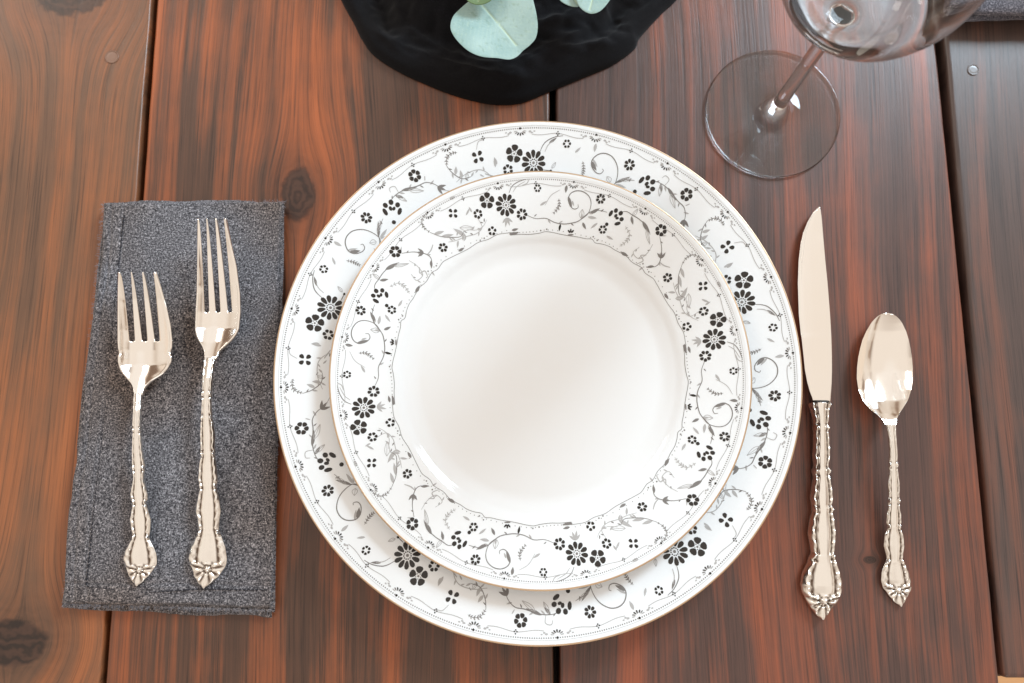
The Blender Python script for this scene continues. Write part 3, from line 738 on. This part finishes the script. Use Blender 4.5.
# ---------------------------------------------------------------- napkins
def cloth_block(name, corners, z0, layers, th, mat, parent, nx=110, ny=220, wav=.0012, seed=0., spread=((0, 0, 0, 0),), fold_edge=1):
    """stack of folded layers in ONE mesh. corners: TL,TR,BR,BL photo pixels of the top layer"""
    V = []; Fs = []
    for li in range(layers):
        zl = z0+li*th; zt_ = zl+th*.96
        ex = spread[min(li, len(spread)-1)]
        c = [Vector(P(*q, z0+layers*th)) for q in corners]
        c[0] += Vector((-ex[0], ex[2], 0))*MM; c[1] += Vector((ex[1], ex[2], 0))*MM
        c[2] += Vector((ex[1], -ex[3], 0))*MM; c[3] += Vector((-ex[0], -ex[3]*(.35 if layers == 4 else 1), 0))*MM
        st = len(V)
        for side in (0, 1):
            for j in range(ny+1):
                for i in range(nx+1):
                    # denser near the borders
                    a = .5-.5*math.cos(math.pi*i/nx); a = .6*a+.4*i/nx
                    b_ = .5-.5*math.cos(math.pi*j/ny); b_ = .6*b_+.4*j/ny
                    p = (c[0].lerp(c[1], a)).lerp(c[3].lerp(c[2], a), b_)
                    sd = seed+li*3.7
                    off = .0024*noise.noise((b_*3.1, sd, 1.))+.0004*noise.noise((b_*22, sd, 5.))
                    offy = .0036*noise.noise((a*2.6, sd, 8.))+.0004*noise.noise((a*16, sd, 3.))
                    p.x += off*(1 if a > .5 else -1)*abs(a-.5)*2*(1.2 if a < .5 else .5); p.y += offy*abs(b_-.5)*2
                    W_ = (c[1]-c[0]).length; L_ = (c[3]-c[0]).length
                    dx = min(a, 1-a)*W_; dy = min(b_, 1-b_)*L_
                    rr = th*1.1
                    def rd(d): return math.sqrt(max(0, 1-(1-min(d/rr, 1))**2))
                    e = rd(dx)*rd(dy)
                    wv = wav*(.9*noise.noise((p.x*22, p.y*14, 2+seed))+.25*noise.noise((p.x*60, p.y*50, 4+seed)))
                    fine = .00012*noise.noise((p.x*900, p.y*900, li*9.))*e
                    mid = zl+th*.48+wv*(li+1)/layers
                    z = mid+(th*.48*e+fine)*(1 if side else -1)
                    # turned hem along the left and the lower edge of the top layer
                    if side and li == layers-1:
                        hem = max(sstep(.0115, .0105, dx if a < .5 else 9), sstep(.0105, .0095, dy if b_ > .5 else 9))
                        z += .00045*hem*e
                        for g in ((dx, .0108) if a < .5 else (9, 1), (dy, .0100) if b_ > .5 else (9, 1), (dx, .0045) if a < .5 else (9, 1)):
                            z -= .0006*math.exp(-((g[0]-g[1]+.0006*noise.noise((p.y*60, p.x*60, 3.)))/.0007)**2)
                    V.append((p.x, p.y, max(z, .0002)))
        n1 = (nx+1)*(ny+1)
        for side in (0, 1):
            o_ = st+side*n1
            for j in range(ny):
                for i in range(nx):
                    a = o_+j*(nx+1)+i; f = (a, a+nx+1, a+nx+2, a+1)
                    Fs.append(f if side else f[::-1])
    return link_mesh(name, V, Fs, mat, parent)
nap = cloth_block('cloth_napkin', [(103, 203), (282, 200), (271, 606), (62, 605)], .0002, 4, .0018, M_napkin, None,
    spread=((.5, -1.5, .2, 6.2), (1.6, -.4, .6, 4.4), (.2, .9, 0, 2.4), (0, 0, 0, 0)))
tag(nap, 'folded charcoal chambray napkin with fuzzy edges lying under the two forks', 'napkin')
nap2 = cloth_block('cloth_napkin', [(955, -170), (1180, -160), (1180, 15), (958, 11)], .0002, 3, .0052, M_napkin2, None, nx=70, ny=90, seed=5.,
    spread=((-3, 2, 0, -4.), (0, 0, 0, 1.2), (0, 0, 0, 0)))
tag(nap2, 'grey folded napkin at the far right corner behind the wine glass', 'napkin')

def stitches(name, pts, z, mat, parent, step=.0021):
    pts = [Vector(P(u, v, z)) for (u, v) in pts]; V = []; Fs = []
    for a, b_ in zip(pts[:-1], pts[1:]):
        d = b_-a; n = int(d.length/step); d.normalize(); s_ = Vector((-d.y, d.x, 0))
        for k in range(n):
            c = a+d*(k+.2)*step; e = a+d*(k+.85)*step; st = len(V)
            for q in (c, e):
                for (du, dz) in ((-.00030, -.0002), (-.00016, .00026), (.00016, .00026), (.00030, -.0002)): V.append(tuple(q+s_*du+Vector((0, 0, dz))))
            for k2 in range(4): Fs.append((st+k2, st+(k2+1) % 4, st+4+(k2+1) % 4, st+4+k2))
            Fs.append((st, st+1, st+2, st+3)); Fs.append((st+7, st+6, st+5, st+4))
    return link_mesh(name, V, Fs, mat, parent)
stitches('hem_stitching', [(124, 215), (115, 300), (106, 400), (95, 500), (86, 586), (140, 593), (200, 589), (269, 590)], ZN+.0002, simple('thread', (.02, .02, .028), .8), nap)
# loose fibres along the napkin edges
V = []; Fs = []
for k in range(1500):
    e = random.random()
    if e < .35: q = np.array((103, 204))*(1-(t := random.random()))+np.array((64, 605))*t; nrm = (-1, 0)
    elif e < .6: t = random.random(); q = np.array((284, 201))*(1-t)+np.array((272.5, 609))*t; nrm = (1, 0)
    elif e < .8: t = random.random(); q = np.array((103, 204))*(1-t)+np.array((284, 201))*t; nrm = (0, -1)
    else: t = random.random(); q = np.array((64, 606))*(1-t)+np.array((272.5, 612))*t; nrm = (0, 1)
    z = random.uniform(.0045, .0078); p = Vector(P(q[0]-nrm[0]*2.5, q[1]-nrm[1]*2.5, z))
    d = Vector((nrm[0]+random.gauss(0, .7), -nrm[1]+random.gauss(0, .7), random.uniform(-.2, .5))).normalized()*random.uniform(.0012, .0030)
    s_ = d.cross(Vector((0, 0, 1))).normalized()*.00005; st = len(V)
    mid = p+d*.5+Vector((0, 0, .0002))
    for q_ in (p, mid, p+d): V += [tuple(q_-s_), tuple(q_+s_)]
    Fs += [(st, st+1, st+3, st+2), (st+2, st+3, st+5, st+4)]
fz = link_mesh('fibre_fringe', V, Fs, simple('fibre', (.22, .22, .25), .9), nap); fz['kind'] = 'stuff'

# ---------------------------------------------------------------- black cloth
def black_cloth():
    out = [(340, -2), (346, 10), (354, 24), (362, 40), (374, 56), (398, 72), (428, 86), (460, 98), (492, 105), (520, 104), (548, 93), (582, 79), (612, 66), (634, 50), (640, 38), (662, 14), (680, -4), (712, -50), (716, -110), (680, -165), (600, -200), (500, -205), (400, -190), (340, -140), (322, -80), (330, -30)]
    c = catmull(out+[out[0]], 9)[:-1]; n = len(c); cen = np.array((515, -55.)); m_ = 90
    V = []; Fs = []
    HH = .021
    for side in (0, 1):
        for k in range(m_+1):
            s_ = k/m_; s_ = math.sin(s_*math.pi/2)**.9
            for i in range(n):
                q = cen+(c[i]-cen)*s_
                p = Vector(P(q[0], q[1], 0)); dd = (1-s_)
                d = dd*.085
                rr = .013
                e = math.sqrt(max(0, 1-(1-min(d/rr, 1))**2))
                ang = 2*math.pi*i/n
                # long soft folds that follow the hem, plus crumples
                f = 0
                for (fq, am, ph) in ((48, .0056, 0), (95, .0034, 2.), (190, .0013, 4.)):
                    wob = noise.noise((p.x*9+ph, p.y*9, ph))*2.2
                    f += am*(1-2*abs(math.sin(d*fq*1.4+wob+ph+.8*math.sin(ang*2+ph))))
                f += .004*noise.noise((p.x*28, p.y*28, 3.))+.0030*abs(noise.noise((p.x*70, p.y*95, 6.)))+.0014*noise.noise((p.x*190, p.y*240, 9.))
                top = .0095*e+(HH-.0095)*sstep(.0, .05, d)+f*sstep(0.002, .014, d)
                z = top if side else .0004
                if not side and k == m_: z = top
                V.append((p.x, p.y, max(z, .0004)))
    N = (m_+1)*n
    for side in (0, 1):
        for k in range(m_):
            for i in range(n):
                a = side*N+k*n+i; b_ = side*N+k*n+(i+1) % n; f = (a, a+n, b_+n, b_)
                Fs.append(f if side else f[::-1])
    o = link_mesh('black_cloth', V, Fs, M_black)
    bm = bmesh.new(); bm.from_mesh(o.data); bmesh.ops.remove_doubles(bm, verts=bm.verts, dist=1e-6)
    bmesh.ops.recalc_face_normals(bm, faces=bm.faces); bm.to_mesh(o.data); bm.free()
    return o
bc = black_cloth(); tag(bc, 'crumpled black cloth bunched on the table beyond the plates, under green leaves', 'cloth')

# ---------------------------------------------------------------- eucalyptus
def leaf_mat(name, a, b_, veinc):
    m, nt, bs = new_mat(name); L = nt.links
    tc = node(nt, 'ShaderNodeTexCoord'); n = node(nt, 'ShaderNodeTexNoise', i_Scale=60., i_Detail=5.); L.new(tc.outputs['Object'], n.inputs['Vector'])
    at = node(nt, 'ShaderNodeAttribute', attribute_name='vein')
    c = ramp(nt, n.outputs[0], [(.3, a), (.7, b_)]); n3 = node(nt, 'ShaderNodeTexNoise', i_Scale=330., i_Detail=3.); L.new(tc.outputs['Object'], n3.inputs['Vector']); c = mixc(nt, 1., c, ramp(nt, n3.outputs[0], [(.25, (.78, .80, .72)), (.42, (1., 1., 1.))]), 'MULTIPLY'); c = mixc(nt, at.outputs['Fac'], c, veinc); L.new(c, bs.inputs['Base Color'])
    bs.inputs['Roughness'].default_value = .62; bs.inputs['Sheen Weight'].default_value = .2
    bp = node(nt, 'ShaderNodeBump', i_Strength=.3, i_Distance=.0004); n2 = node(nt, 'ShaderNodeTexNoise', i_Scale=700., i_Detail=2.); L.new(tc.outputs['Object'], n2.inputs['Vector'])
    L.new(n2.outputs[0], bp.inputs['Height']); L.new(bp.outputs[0], bs.inputs['Normal'])
    return m
M_leaf = leaf_mat('eucalyptus_leaf', (.25, .39, .37), (.37, .51, .475), (.52, .64, .46))
M_leaf2 = leaf_mat('green_leaf', (.10, .17, .07), (.16, .24, .10), (.25, .3, .15))
eu = thing('eucalyptus_sprig', 'pale green eucalyptus leaves lying on the black cloth', 'plant', P(505, -60, .02))
def eleaf(outline, base, tip, z, mat, bend=.003, tilt=(0, 0)):
    c = catmull(outline+[outline[0]], 6)[:-1]; n = len(c)
    cen = np.mean(np.array(c), 0); m_ = 26
    bp_ = np.array(P(*base, z)[:2]); tp = np.array(P(*tip, z)[:2]); ax = tp-bp_; Ln = np.linalg.norm(ax); ax /= Ln; nx_ = np.array((-ax[1], ax[0]))
    V = []; Fs = []; vein = []
    def zz(x, y):
        t = np.dot((x-bp_[0], y-bp_[1]), ax); s_ = np.dot((x-bp_[0], y-bp_[1]), nx_)
        v = math.exp(-(s_/.00045)**2)*(1 if -.001 < t < Ln*.97 else 0)
        q = (t-abs(s_)*1.0)/.0030; lat = abs((q % 1)-.5)*2
        lv = math.exp(-((1-lat)/.14)**2)*.4*sstep(.0008, .003, abs(s_))
        h = bend*(abs(s_)/.02)**1.3*1.2+.0016*noise.noise((x*50, y*50, z*99))-.0005*v-.00012*lv
        h += -bend*.8*((t/Ln)-.4)**2+tilt[0]*(t)+tilt[1]*s_
        return h, min(1, v*.9+lv*.55)
    for side in (0, 1):
        V0 = len(V); p = P(cen[0], cen[1], z); h, v = zz(p[0], p[1]); V.append((p[0], p[1], z+h+(.0004 if side else 0))); vein.append(v)
        for k in range(1, m_+1):
            for i in range(n):
                q = cen+(c[i]-cen)*(k/m_); p = P(q[0], q[1], z); h, v = zz(p[0], p[1])
                V.append((p[0], p[1], z+h+(.0004 if side and k < m_ else .0002 if side else 0))); vein.append(v)
        for i in range(n):
            f = (V0, V0+1+i, V0+1+(i+1) % n); Fs.append(f if side else f[::-1])
        for k in range(m_-1):
            for i in range(n):
                a = V0+1+k*n+i; b2 = V0+1+k*n+(i+1) % n; f = (a, a+n, b2+n, b2); Fs.append(f if side else f[::-1])
    o = link_mesh('leaf', V, Fs, mat, eu); fix_normals(o)
    at = o.data.attributes.new('vein', 'FLOAT', 'POINT'); at.data.foreach_set('value', vein)
    return o
ZL = .030
eleaf([(470, 0), (462, 8), (454, 18), (451, 29), (453, 38), (460, 48), (470, 56), (482, 59.3), (497, 59), (509, 59.6), (517, 56), (523, 50), (530, 45), (536, 38), (537.5, 26), (534, 8), (528, -8), (512, -18), (494, -17), (480, -8)], (476, -2), (518, 47), ZL, M_leaf)
eleaf([(556, -6), (560, 1), (567, 5), (576, 6.5), (584, 3), (588, -8), (580, -20), (566, -18)], (562, -18), (578, 5), ZL+.003, M_leaf, .001)
eleaf([(574, -6), (578, 5), (584, 11), (592, 14), (600, 12), (607, 5), (613, -5), (616, -18), (604, -30), (588, -28), (576, -18)], (600, -30), (589, 12), ZL+.005, M_leaf, .002)
eleaf([(464, -6), (468, 1), (476, 3.6), (486, 2.6), (493, -2), (496, -12), (488, -22), (472, -20)], (486, -24), (478, 2), ZL+.008, M_leaf2, .002)
eleaf([(520, -60), (506, -52), (500, -40), (506, -28), (520, -24), (534, -30), (540, -42), (534, -56)], (524, -62), (516, -26), ZL+.008, M_leaf, .002)
eleaf([(440, -90), (424, -80), (418, -64), (428, -48), (446, -44), (462, -54), (466, -72), (456, -86)], (470, -76), (420, -60), ZL+.004, M_leaf, .002)
eleaf([(600, -100), (586, -90), (584, -72), (596, -60), (614, -60), (626, -74), (622, -92)], (590, -104), (616, -62), ZL+.004, M_leaf, .002)
def tube(name, pts, r, mat, parent, n=10):
    c = catmull(pts, 8); V = []; Fs = []
    for i, q in enumerate(c):
        t = c[min(i+1, len(c)-1)]-c[max(i-1, 0)]; t = Vector(t).normalized(); a = t.cross(Vector((0, 0, 1))).normalized(); b_ = a.cross(t)
        for k in range(n):
            an = 2*math.pi*k/n; V.append(tuple(Vector(q)+(a*math.cos(an)+b_*math.sin(an))*r))
    for i in range(len(c)-1):
        for k in range(n): Fs.append((i*n+k, i*n+(k+1) % n, (i+1)*n+(k+1) % n, (i+1)*n+k))
    Fs.append(tuple(range(n))[::-1]); Fs.append(tuple(range((len(c)-1)*n, len(c)*n)))
    o = link_mesh(name, V, Fs, mat, parent); fix_normals(o); return o
M_stem = simple('leaf_stem', (.20, .22, .10), .5)
tube('stem', [P(470, -80, ZL+.003), P(486, -50, ZL+.006), P(484, -22, ZL+.007), P(476, -3, ZL+.001)], .0008, M_stem, eu)
tube('stem', [P(470, -80, ZL+.003), P(530, -100, ZL+.006), P(590, -104, ZL+.006), P(640, -120, ZL)], .0009, M_stem, eu)
tube('stem', [P(590, -104, ZL+.006), P(604, -60, ZL+.007), P(600, -30, ZL+.006)], .0007, M_stem, eu)
tube('stem', [P(530, -100, ZL+.006), P(556, -60, ZL+.007), P(562, -18, ZL+.004)], .0007, M_stem, eu)
tube('stem', [P(530, -100, ZL+.006), P(528, -80, ZL+.009), P(524, -60, ZL+.009)], .0007, M_stem, eu)

# ---------------------------------------------------------------- wine glass
m, nt, b = new_mat('clear_glass')
b.inputs['Base Color'].default_value = (1, 1, 1, 1); b.inputs['Transmission Weight'].default_value = 1; b.inputs['IOR'].default_value = 1.38; b.inputs['Roughness'].default_value = 0.0
M_glass = m
gc = P(773, 112.5, .002)[:2]
wg = thing('wine_glass', 'clear empty stemmed wine glass standing right of the plates', 'glass', (gc[0], gc[1], 0))
R0 = (P(841, 112, .0015)[0]-P(706, 112, .0015)[0])/2
foot = [(0, .0005), (R0*.5, .0004), (R0*.9, .0002), (R0-.0012, .0002), (R0-.0003, .0008), (R0, .0015), (R0-.0003, .0023), (R0-.0012, .0028), (R0*.85, .0027), (R0*.6, .0030), (R0*.38, .0036), (R0*.24, .0050), (R0*.16, .0078), (.0046, .0125), (.0040, .0160)]
stem_ = [(.0038, .020), (.0036, .030), (.0035, .050), (.0035, .072), (.0037, .084), (.0042, .091), (.0052, .0990)]
outer = [(.0080, .0880), (.0130, .0900), (.0200, .0945), (.0268, .1010), (.0320, .1090), (.0355, .1180), (.0375, .1280), (.0380, .1380), (.0372, .1500), (.0354, .1640), (.0330, .1780), (.0310, .1900)]
outer = [(r*1.07, z+.0135) for (r, z) in outer]
inner = [(max(r-.0007, 0), z) for (r, z) in reversed(outer[3:])]+[(.0195, .1102), (.0125, .1062), (.0060, .1042), (0, .1038)]
def spl(pr): return [(max(p[0], 0), p[1]) for p in catmull(pr, 4)]
prof = spl(foot+stem_+outer)+[(outer[-1][0]-.0005, outer[-1][1]+.0007)]+spl(inner)
# one closed glass surface: foot, stem and bowl share their seam rings, so no face lies inside the glass
k1 = next(i for i, p in enumerate(prof) if p[1] > .0159)
k2 = next(i for i, p in enumerate(prof) if p[1] > .0960)
lathe('foot', prof[:k1+1], gc, M_glass, wg, 128, fix=False)
lathe('stem', prof[k1:k2+1], gc, M_glass, wg, 128, fix=False)
lathe('bowl', prof[k2:], gc, M_glass, wg, 128, fix=False)

# ---------------------------------------------------------------- light
w = bpy.data.worlds.new('World'); S.world = w; w.use_nodes = True
nt = w.node_tree; L = nt.links; bg = nt.nodes['Background']
tc = node(nt, 'ShaderNodeTexCoord'); nrm = node(nt, 'ShaderNodeVectorMath', operation='NORMALIZE'); L.new(tc.outputs['Generated'], nrm.inputs[0])
sep = node(nt, 'ShaderNodeSeparateXYZ'); L.new(nrm.outputs[0], sep.inputs[0])
def dotdir(v, a, b_):
    d = node(nt, 'ShaderNodeVectorMath', operation='DOT_PRODUCT'); L.new(nrm.outputs[0], d.inputs[0]); d.inputs[1].default_value = Vector(v).normalized()
    mr = node(nt, 'ShaderNodeMapRange'); mr.interpolation_type = 'SMOOTHSTEP'; L.new(d.outputs['Value'], mr.inputs[0]); mr.inputs[1].default_value = a; mr.inputs[2].default_value = b_
    return mr.outputs[0]
mr = node(nt, 'ShaderNodeMapRange'); mr.interpolation_type = 'SMOOTHSTEP'; L.new(sep.outputs[2], mr.inputs[0]); mr.inputs[1].default_value = .42; mr.inputs[2].default_value = .66
nz = node(nt, 'ShaderNodeTexNoise', i_Scale=2.6, i_Detail=1.); L.new(nrm.outputs[0], nz.inputs['Vector'])
wall = ramp(nt, nz.outputs[0], [(.37, (.26, .17, .12)), (.43, (.48, .34, .25)), (.46, (.80, .68, .57)), (.65, (1.0, .90, .80))])
col = mixc(nt, mr.outputs[0], wall, (1.04, .945, .85))
col = mixc(nt, dotdir((0, -1, .25), .45, .97), col, (.66, .56, .48))     # the warmer side of the room
col = mixc(nt, dotdir((-.10, .55, .83), .84, .97), col, (1.10, 1.03, .96))    # bright patch added for sheen on the far boards
col = mixc(nt, dotdir((.78, .58, .30), .955, .97), col, (2.6, 2.9, 3.2))     # bright patch added for glints on glass and silver
col = mixc(nt, dotdir((.10, -.92, .30), .960, .970), col, (2.2, 2.1, 2.0))  # second added patch, for a white glint on the bowl
L.new(col, bg.inputs['Color']); bg.inputs['Strength'].default_value = .80

def area(name, loc, target, size, sy, power, col):
    l = bpy.data.lights.new(name, 'AREA'); l.shape = 'RECTANGLE'; l.size = size; l.size_y = sy; l.energy = power; l.color = col
    o = bpy.data.objects.new(name, l); C.objects.link(o); o.location = loc
    o.rotation_euler = (Vector(target)-Vector(loc)).to_track_quat('-Z', 'Y').to_euler()
    return o
area('window_light', (1.0, 1.15, 1.02), (0, .05, 0), .42, .5, 25, (.68, .86, 1.0))
area('far_window_light', (-1.05, 1.1, 1.0), (0, .05, 0), .4, .4, 3.4, (1.0, .92, .84))

# ---------------------------------------------------------------- camera
cam = bpy.data.cameras.new('Camera'); co = bpy.data.objects.new('Camera', cam); C.objects.link(co)
co.location = (0, 0, H); co.rotation_euler = (T, 0, 0)
cam.sensor_width = 36; cam.lens = F/1024*36; cam.clip_start = .01; cam.clip_end = 20
cam.dof.use_dof = True; cam.dof.focus_distance = .425; cam.dof.aperture_fstop = 7.1
S.camera = co
S.view_settings.view_transform = 'Standard'; S.view_settings.look = 'None'; S.view_settings.exposure = 0.12; S.view_settings.gamma = 1
S.render.engine = 'CYCLES'; S.cycles.max_bounces = 12; S.cycles.transmission_bounces = 10; S.cycles.use_denoising = True
S.render.resolution_x = 1024; S.render.resolution_y = 683
